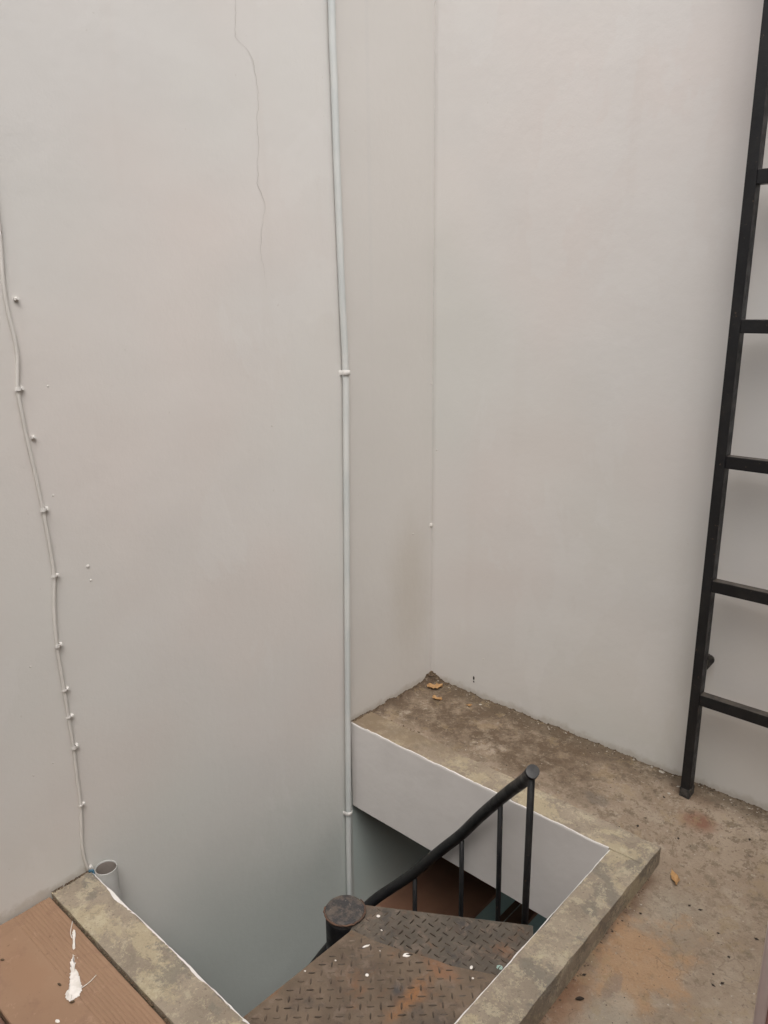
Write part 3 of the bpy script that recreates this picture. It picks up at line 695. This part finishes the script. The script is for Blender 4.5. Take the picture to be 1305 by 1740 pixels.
# open pipe stub poking up at the near end of the kerb
def stub():
    e = tag(empty('pipe_stub', (0.036, -1.417, -1.2)), 'open-ended white pipe standing against the wall inside the kerb', 'pipe')
    bm = bmesh.new(); n = 28; cx, cy = 0.0335, -1.4165; rings = []
    for r, z in ((0.0285, -1.2), (0.0285, 0.0055), (0.0280, 0.008), (0.0270, 0.008), (0.0262, 0.005), (0.0258, 0.003)):
        rings.append([bm.verts.new((cx+r*math.cos(k*2*math.pi/n), cy+r*math.sin(k*2*math.pi/n), z+(0.0012*fbm(k*.7, 3) if z > 0 else 0))) for k in range(n)])
    for a, b in zip(rings, rings[1:]):
        for k in range(n): bm.faces.new((a[k], a[(k+1) % n], b[(k+1) % n], b[k])).smooth = True
    from_bm('pipe_wall', bm, M['pvc'], e)
    bm = bmesh.new(); rings = []
    for r, z in ((0.0255, 0.0045), (0.0252, -0.06), (0.025, -0.30)):
        rings.append([bm.verts.new((cx+r*math.cos(k*2*math.pi/n), cy+r*math.sin(k*2*math.pi/n), z)) for k in range(n)])
    for a, b in zip(rings, rings[1:]):
        for k in range(n): bm.faces.new((b[k], b[(k+1) % n], a[(k+1) % n], a[k])).smooth = True
    from_bm('pipe_bore', bm, M['stub_in'], e)
    bm = bmesh.new(); bmesh.ops.create_circle(bm, cap_ends=True, segments=28, radius=0.0257)
    for v in bm.verts: v.co += Vector((cx, cy, -0.10+0.003*fbm(v.co.x*80, v.co.y*80)))
    from_bm('bore_plug', bm, M['stub_in'], e)
stub()
bm = bmesh.new(); add_tube(bm, catmull([(0.010, -1.452, 0.004), (0.016, -1.446, 0.006), (0.020, -1.4435, -0.004), (0.024, -1.442, -0.03)], 4), 0.0035, 8)
tag(from_bm('tape_scrap', bm, M['blue']), 'scrap of dark blue tape at the foot of the cable', 'tape')

# ------------------------------------------------------------------ brown board beside the kerb
def board():
    y0, y1, zb, zt = -1.7765, -1.5565, -0.027, -0.0085
    prof = [(y0, zb), (y0, zt-0.002), (y0+0.002, zt)]
    y = -1.650
    while y < -1.566:
        prof += [(y, zt), (y+0.0022, zt-0.0011), (y+0.0044, zt)]; y += 0.0088
    prof += [(y1-0.002, zt), (y1, zt-0.002), (y1, zb)]
    xs = [0.006+k*0.05 for k in range(20)]; V = []; Fc = []; n = len(prof)
    for i, x in enumerate(xs):
        for yy, zz in prof: V.append((x + (0.004*fbm(yy*20, 1) if i == 0 else 0), yy+0.0012*fbm(x*6, 3), zz+0.0012*fbm(x*3, yy*4)))
    for i in range(len(xs)-1):
        for k in range(n): Fc.append((i*n+k, i*n+(k+1) % n, (i+1)*n+(k+1) % n, (i+1)*n+k))
    Fc += [tuple(range(n)), tuple(range(len(V)-1, len(V)-n-1, -1))]
    me = bpy.data.meshes.new('board'); me.from_pydata([tuple(v) for v in V], [], Fc)
    bmx = bmesh.new(); bmx.from_mesh(me); bmesh.ops.recalc_face_normals(bmx, faces=bmx.faces[:]); bmx.to_mesh(me); bmx.free()
    return me
bo = tag(empty('board', (0.4, -1.66, -0.03)), 'flat brown ribbed board lying beside the kerb, streaked with white paint', 'board')
bmesh_board = link('board_panel', board(), M['board'], bo)
bev_box('dark_strip', (0.006, -1.99, -0.028), (1.0, -1.782, -0.016), M['dark_brown'], None, 0.002)  # thin dark brown strip alongside the ribbed board
tag(bpy.data.objects['dark_strip'], 'dark brown strip at the bottom left edge, next to the ribbed board', 'dark_strip')
def flat_poly(name, pts, z, mat, parent, h=0.0014):
    P = [Vector((a, b)) for a, b in pts]; c = sum(P, Vector((0, 0)))/len(P)
    P = [q for q in P]; n = len(P)
    V = [(p.x, p.y, z) for p in P] + [(c.x+(p.x-c.x)*.72, c.y+(p.y-c.y)*.72, z+h) for p in P]
    Fc = [(i, (i+1) % n, n+(i+1) % n, n+i) for i in range(n)] + [tuple(range(n, 2*n))]
    return pyd(name, V, Fc, mat, parent, True)
def jag(pts, k=4, amp=0.0016):
    q = catmull([(a, b, 0) for a, b in pts + [pts[0]]], k)[:-1]
    return [(p.x+amp*fbm(p.x*400, p.y*400), p.y+amp*fbm(p.x*400+9, p.y*400)) for p in q]
ZBD = -0.0062
D2 = [[0.2252, -1.6042], [0.242, -1.6097], [0.2639, -1.6194], [0.2826, -1.6206], [0.3028, -1.6273], [0.3209, -1.6318], [0.3325, -1.6385], [0.3409, -1.6477], [0.3415, -1.6571], [0.3409, -1.6668], [0.3289, -1.6699], [0.3178, -1.6683], [0.3133, -1.6589], [0.2953, -1.6478], [0.2721, -1.6335], [0.2519, -1.6228], [0.2351, -1.6122]]
D1 = [[0.1547, -1.5673], [0.1699, -1.5699], [0.1881, -1.5815], [0.2085, -1.5905], [0.2142, -1.597], [0.2033, -1.5952], [0.1846, -1.5847], [0.1633, -1.5758]]
flat_poly('paint_streak', jag(D2, 7, 0.003), ZBD, M['paint'], bo, 0.0012); flat_poly('paint_streak', jag(D1, 4, 0.002), ZBD, M['paint'], bo)
tube('paint_trail', catmull([(a, b, ZBD) for a, b in [[0.3262, -1.6357], [0.3263, -1.6219], [0.3236, -1.6088], [0.3192, -1.597]]], 4), 0.0009, M['paint'], bo, 6)
tube('paint_trail', catmull([(a, b, ZBD) for a, b in [[0.1290, -1.5575], [0.1443, -1.5684], [0.1604, -1.5784], [0.1771, -1.5834]]], 4), 0.0009, M['paint'], bo, 6)
spot('paint_spot', 0.365, -1.708, ZBD-.001, 0.006, 0.0035, 0.3, M['paint'], bo)
for _ in range(22):
    q = random.random(); px_, py_ = 0.23+0.11*q+random.gauss(0, .008), -1.605-0.058*q+random.gauss(0, .007)
    spot('paint_spot', px_, py_, ZBD-.001, random.uniform(.0007, .0022), random.uniform(.0006, .0014), random.uniform(0, 3), M['paint'], bo, 0.0006)
def seedpod(name, x, y, z, L, W, ang, mat, label, cat):
    bm = bmesh.new(); pts = []; rad = []
    for k in range(7):
        s = (k/6-.5); pts.append((x+s*L*math.cos(ang)+0.12*L*s*s*math.sin(ang), y+s*L*math.sin(ang)-0.12*L*s*s*math.cos(ang), z+W*.8)); rad.append(max(W*.15, W*math.cos(s*2.7)*(1+.25*fbm(k, x*30))))
    add_tube(bm, pts, rad, 8); return tag(from_bm(name, bm, M[mat]), label, cat, 'small husks')
seedpod('seed_husk', 0.3454, -1.6660, -0.0075, 0.011, 0.003, 0.9, 'soil', 'small dark husk at the blunt end of the white paint streak', 'husk')
seedpod('seed_husk', 0.2812, -1.6637, -0.0075, 0.013, 0.0024, 0.2, 'soil', 'small brown husk on the board left of the white paint streak', 'husk')
seedpod('seed_husk', 0.1172, -1.7204, -0.0075, 0.010, 0.0022, 0.7, 'soil', 'tiny brown husk on the board at the left picture edge', 'husk')
seedpod('seed_husk', 1.1357, -0.8792, fz(1.1357, -0.8792), 0.020, 0.0042, 0.75, 'grit_dark', 'dark curled husk on the rusty floor beside the right kerb', 'husk')

# ------------------------------------------------------------------ post at the right edge, close to the viewer
dr = tag(empty('door_post', (1.625, -1.355, -0.07)), 'pinkish upright post with a pale rounded edge at the lower right corner', 'post')
bev_box('post_core', (1.595, -1.390, -0.075), (1.662, -1.322, 2.05), M['pink'], dr, 0.006, 4)
bev_box('edge_strip', (1.5845, -1.394, -0.075), (1.597, -1.324, 2.05), M['pink_edge'], dr, 0.0055, 5)  # paler colour stands in for sky light caught on the rounded edge

# ------------------------------------------------------------------ leaves, soil and grit
def leaf(x, y, z, L, W, ang, label, curl=0.5):
    V = []; Fc = []; n, m = 8, 4
    for i in range(n+1):
        s = i/n; w = W*math.sin(math.pi*min(1, s*0.92+0.06))**0.8*(1+1.1*fbm(s*5, x*40))
        for j in range(m+1):
            t = j/m*2-1; u = (s-.5)*L+0.006*fbm(s*7, t*3+x*20)*(1 if i not in (0, n) else 0); v = t*w*(1+0.5*fbm(s*9+t, x*13))+0.25*L*(s-.5)**2; zz = z+0.003+curl*abs(t)**1.5*W*0.7+0.009*fbm(s*4+x*9, t*2)+0.010*curl*(s-.5)**2*4*0.5
            V.append((x+u*math.cos(ang)-v*math.sin(ang), y+u*math.sin(ang)+v*math.cos(ang), zz))
    for i in range(n):
        for j in range(m): Fc.append((i*(m+1)+j, (i+1)*(m+1)+j, (i+1)*(m+1)+j+1, i*(m+1)+j+1))
    o = pyd('dry_leaf', V, Fc, M['leaf'], None, True)
    md = o.modifiers.new('thick', 'SOLIDIFY'); md.thickness = 0.0008
    return tag(o, label, 'leaf', 'dry leaves on the terrace floor')
leaf(0.064, -0.055, fz(.064, -.055), 0.060, 0.016, 0.75, 'larger yellow-brown dry leaf in the corner of the ledge', 0.7)
leaf(0.125, -0.117, fz(.125, -.117), 0.038, 0.011, 0.3, 'smaller dry leaf on the ledge just out of the corner', 0.6)
leaf(1.1525, -0.388, fz(1.1525, -.388), 0.048, 0.010, 2.2, 'curled orange dry leaf on the floor beside the kerb corner', 1.0)
leaf(0.245, -0.075, fz(.245, -.075), 0.022, 0.004, 1.0, 'small pale sliver of leaf on the ledge near the wall', 0.4)
def bits(name, items, mat, label, cat):
    V = []; Fc = []
    for x, y, z, r in items:
        b = len(V); q = random.uniform(0, 6.3); e = random.uniform(1, 2.1)
        pts = [(-1, 0, .3), (0, -1, .3), (1, 0, .4), (0, 1, .35), (.1, .1, 1.1), (-.1, 0, -.6)]
        for (px, py, pz) in pts:
            px, py, pz = [c*random.uniform(.7, 1.3) for c in (px, py, pz)]; px *= e
            V.append((x+r*(px*math.cos(q)-py*math.sin(q)), y+r*(px*math.sin(q)+py*math.cos(q)), z+r*pz*.7))
        for k in range(4): Fc += [(b+k, b+(k+1) % 4, b+4), (b+(k+1) % 4, b+k, b+5)]
    return tag(pyd(name, V, Fc, mat), label, cat, kind='stuff')
SP = [[1.0078, -0.1236], [1.0011, -0.2384], [0.9978, -0.2829], [1.1029, -0.2472], [1.2611, -0.1402], [1.2721, -0.2976], [1.2407, -0.4464], [1.1101, -0.6138], [1.1326, -0.5579], [1.2152, -0.4504], [1.302, -0.4913], [1.3784, -0.4502], [1.346, -0.5466], [1.3359, -0.6178], [1.3611, -0.6295], [1.1117, -0.8146], [1.3463, -0.6469]]
dark = [(x, y, fz(x, y)+.0006, random.uniform(.0022, .0042)) for x, y in SP]
for _ in range(420):
    x, y = random.uniform(0.02, 1.7), random.uniform(-1.4, -0.01)
    if x < 1.1 and y < -0.355: continue
    dark.append((x, y, fz(x, y), random.uniform(.0006, .0019)))
for _ in range(260):
    x, y = random.uniform(0.02, 1.4), -abs(random.gauss(0, .035))-.004
    dark.append((x, y, fz(x, y), random.uniform(.0006, .002)))
pale = []
for _ in range(240):
    x, y = random.uniform(0.02, 1.5), random.uniform(-1.2, -0.006)
    if x < 1.1 and y < -0.355: continue
    pale.append((x, y, fz(x, y), random.uniform(.0006, .0019)))
for _ in range(60):
    x = random.uniform(.02, 1.3); pale.append((x, -random.uniform(.004, .03), fz(x, -.01), random.uniform(.001, .003)))
for x, y, r in ((1.012, -.098, .005), (1.02, -.05, .004), (.92, -.012, .005), (.95, -.015, .006), (.27, -.04, .005)): pale.append((x, y, fz(x, y), r))
bits('dark_grit', dark, M['grit_dark'], 'dark specks of grit strewn over the terrace floor', 'grit')
bits('pale_grit', pale, M['grit_pale'], 'pale crumbs of plaster strewn over the terrace floor', 'grit')
soil = []
def along(p, q, n, w, r0, r1, zf):
    for _ in range(n):
        t = random.random(); x = p[0]+(q[0]-p[0])*t+random.gauss(0, w); y = p[1]+(q[1]-p[1])*t+random.gauss(0, w)
        soil.append((x, y, zf(x, y), random.uniform(r0, r1)))
fl = lambda x, y: fz(max(0, x), min(0, y))
along((0.003, -0.01), (0.003, -0.36), 420, .004, .0007, .0032, fl)
along((0.004, -0.36), (0.004, -0.452), 160, .004, .0007, .0035, lambda x, y: 0.0)
along((0.01, -0.006), (0.10, -0.006), 90, .008, .0015, .005, fl)
along((0.0, 0.0), (0.03, -0.03), 60, .012, .002, .006, fl)
along((0.1, -0.003), (1.5, -0.003), 320, .004, .001, .0038, fl)
along((0.004, -1.455), (0.004, -1.548), 170, .003, .0006, .0022, lambda x, y: 0.0)
for _c in range(26):
    _x = random.uniform(.0, .62); _l = random.uniform(.008, .05)
    along((_x, -1.5545), (_x+_l, -1.5545), int(500*_l)+4, .0014, .0005, .0019, lambda x, y: -0.006)
along((0.02, -1.5545), (0.62, -1.5545), 260, .0012, .0005, .0014, lambda x, y: -0.008)
along((1.1, -0.42), (1.1, -1.5), 120, .004, .001, .003, fl)
along((0.03, -0.355), (0.22, -0.352), 60, .008, .001, .004, fl)
soil = [(max(.001, x), min(-.001, y), z, r) for x, y, z, r in soil]
bits('soil_crumbs', soil, M['soil'], 'brown soil crumbs gathered along the wall bases and kerb edges', 'soil')

# ------------------------------------------------------------------ blobs, nail holes and scratches on the plaster
def blob(parent, axis, u, z, r, mat, flat=0.45, el=1.0):
    bm = bmesh.new(); bmesh.ops.create_icosphere(bm, subdivisions=2, radius=1.0)
    for v in bm.verts:
        k = 1+0.3*fbm(v.co.x*2+u*40, v.co.y*2+z*30, v.co.z*2)
        a, b, c = v.co.x*r*flat*k, v.co.y*r*k, v.co.z*r*k*el
        v.co = Vector((a+wall_x(u, z), u+b, z+c)) if axis == 0 else Vector((u+b, -a, z+c))
    return from_bm('plaster_blob' if mat != 'grit_dark' else 'nail_hole', bm, M[mat], parent, True)
for u, z, r in ((-1.352, .828, .006), (-1.349, .79, .004), (-1.45, 1.34, .003), (-1.395, 1.271, .003), (-1.52, .62, .003), (-1.55, .34, .003), (-.005, .63, .010), (-.006, 1.16, .005), (-1.415, 1.02, .003), (-.11, .62, .004), (-.75, 1.1, .003), (-1.50, .35, .0025)):
    blob(wa, 0, u, z, r*.85, 'cable', 0.35)
for u, z, r, m, e in ((.2083, .062, .0035, 'grit_dark', 2.2), (.2085, .047, .003, 'grit_dark', 1.3), (.4335, .144, .0012, 'crack', 12.0), (.60, .05, .003, 'grit_dark', .7), (.02, .92, .004, 'cable', 1.0), (.30, .30, .003, 'cable', .7), (.02, .33, .003, 'cable', 1.0), (.72, .19, .003, 'cable', .6), (.33, .62, .003, 'cable', .8), (.25, .155, .004, 'cable', .5)):
    blob(wb, 1, u, z, r, m, 0.25, e)
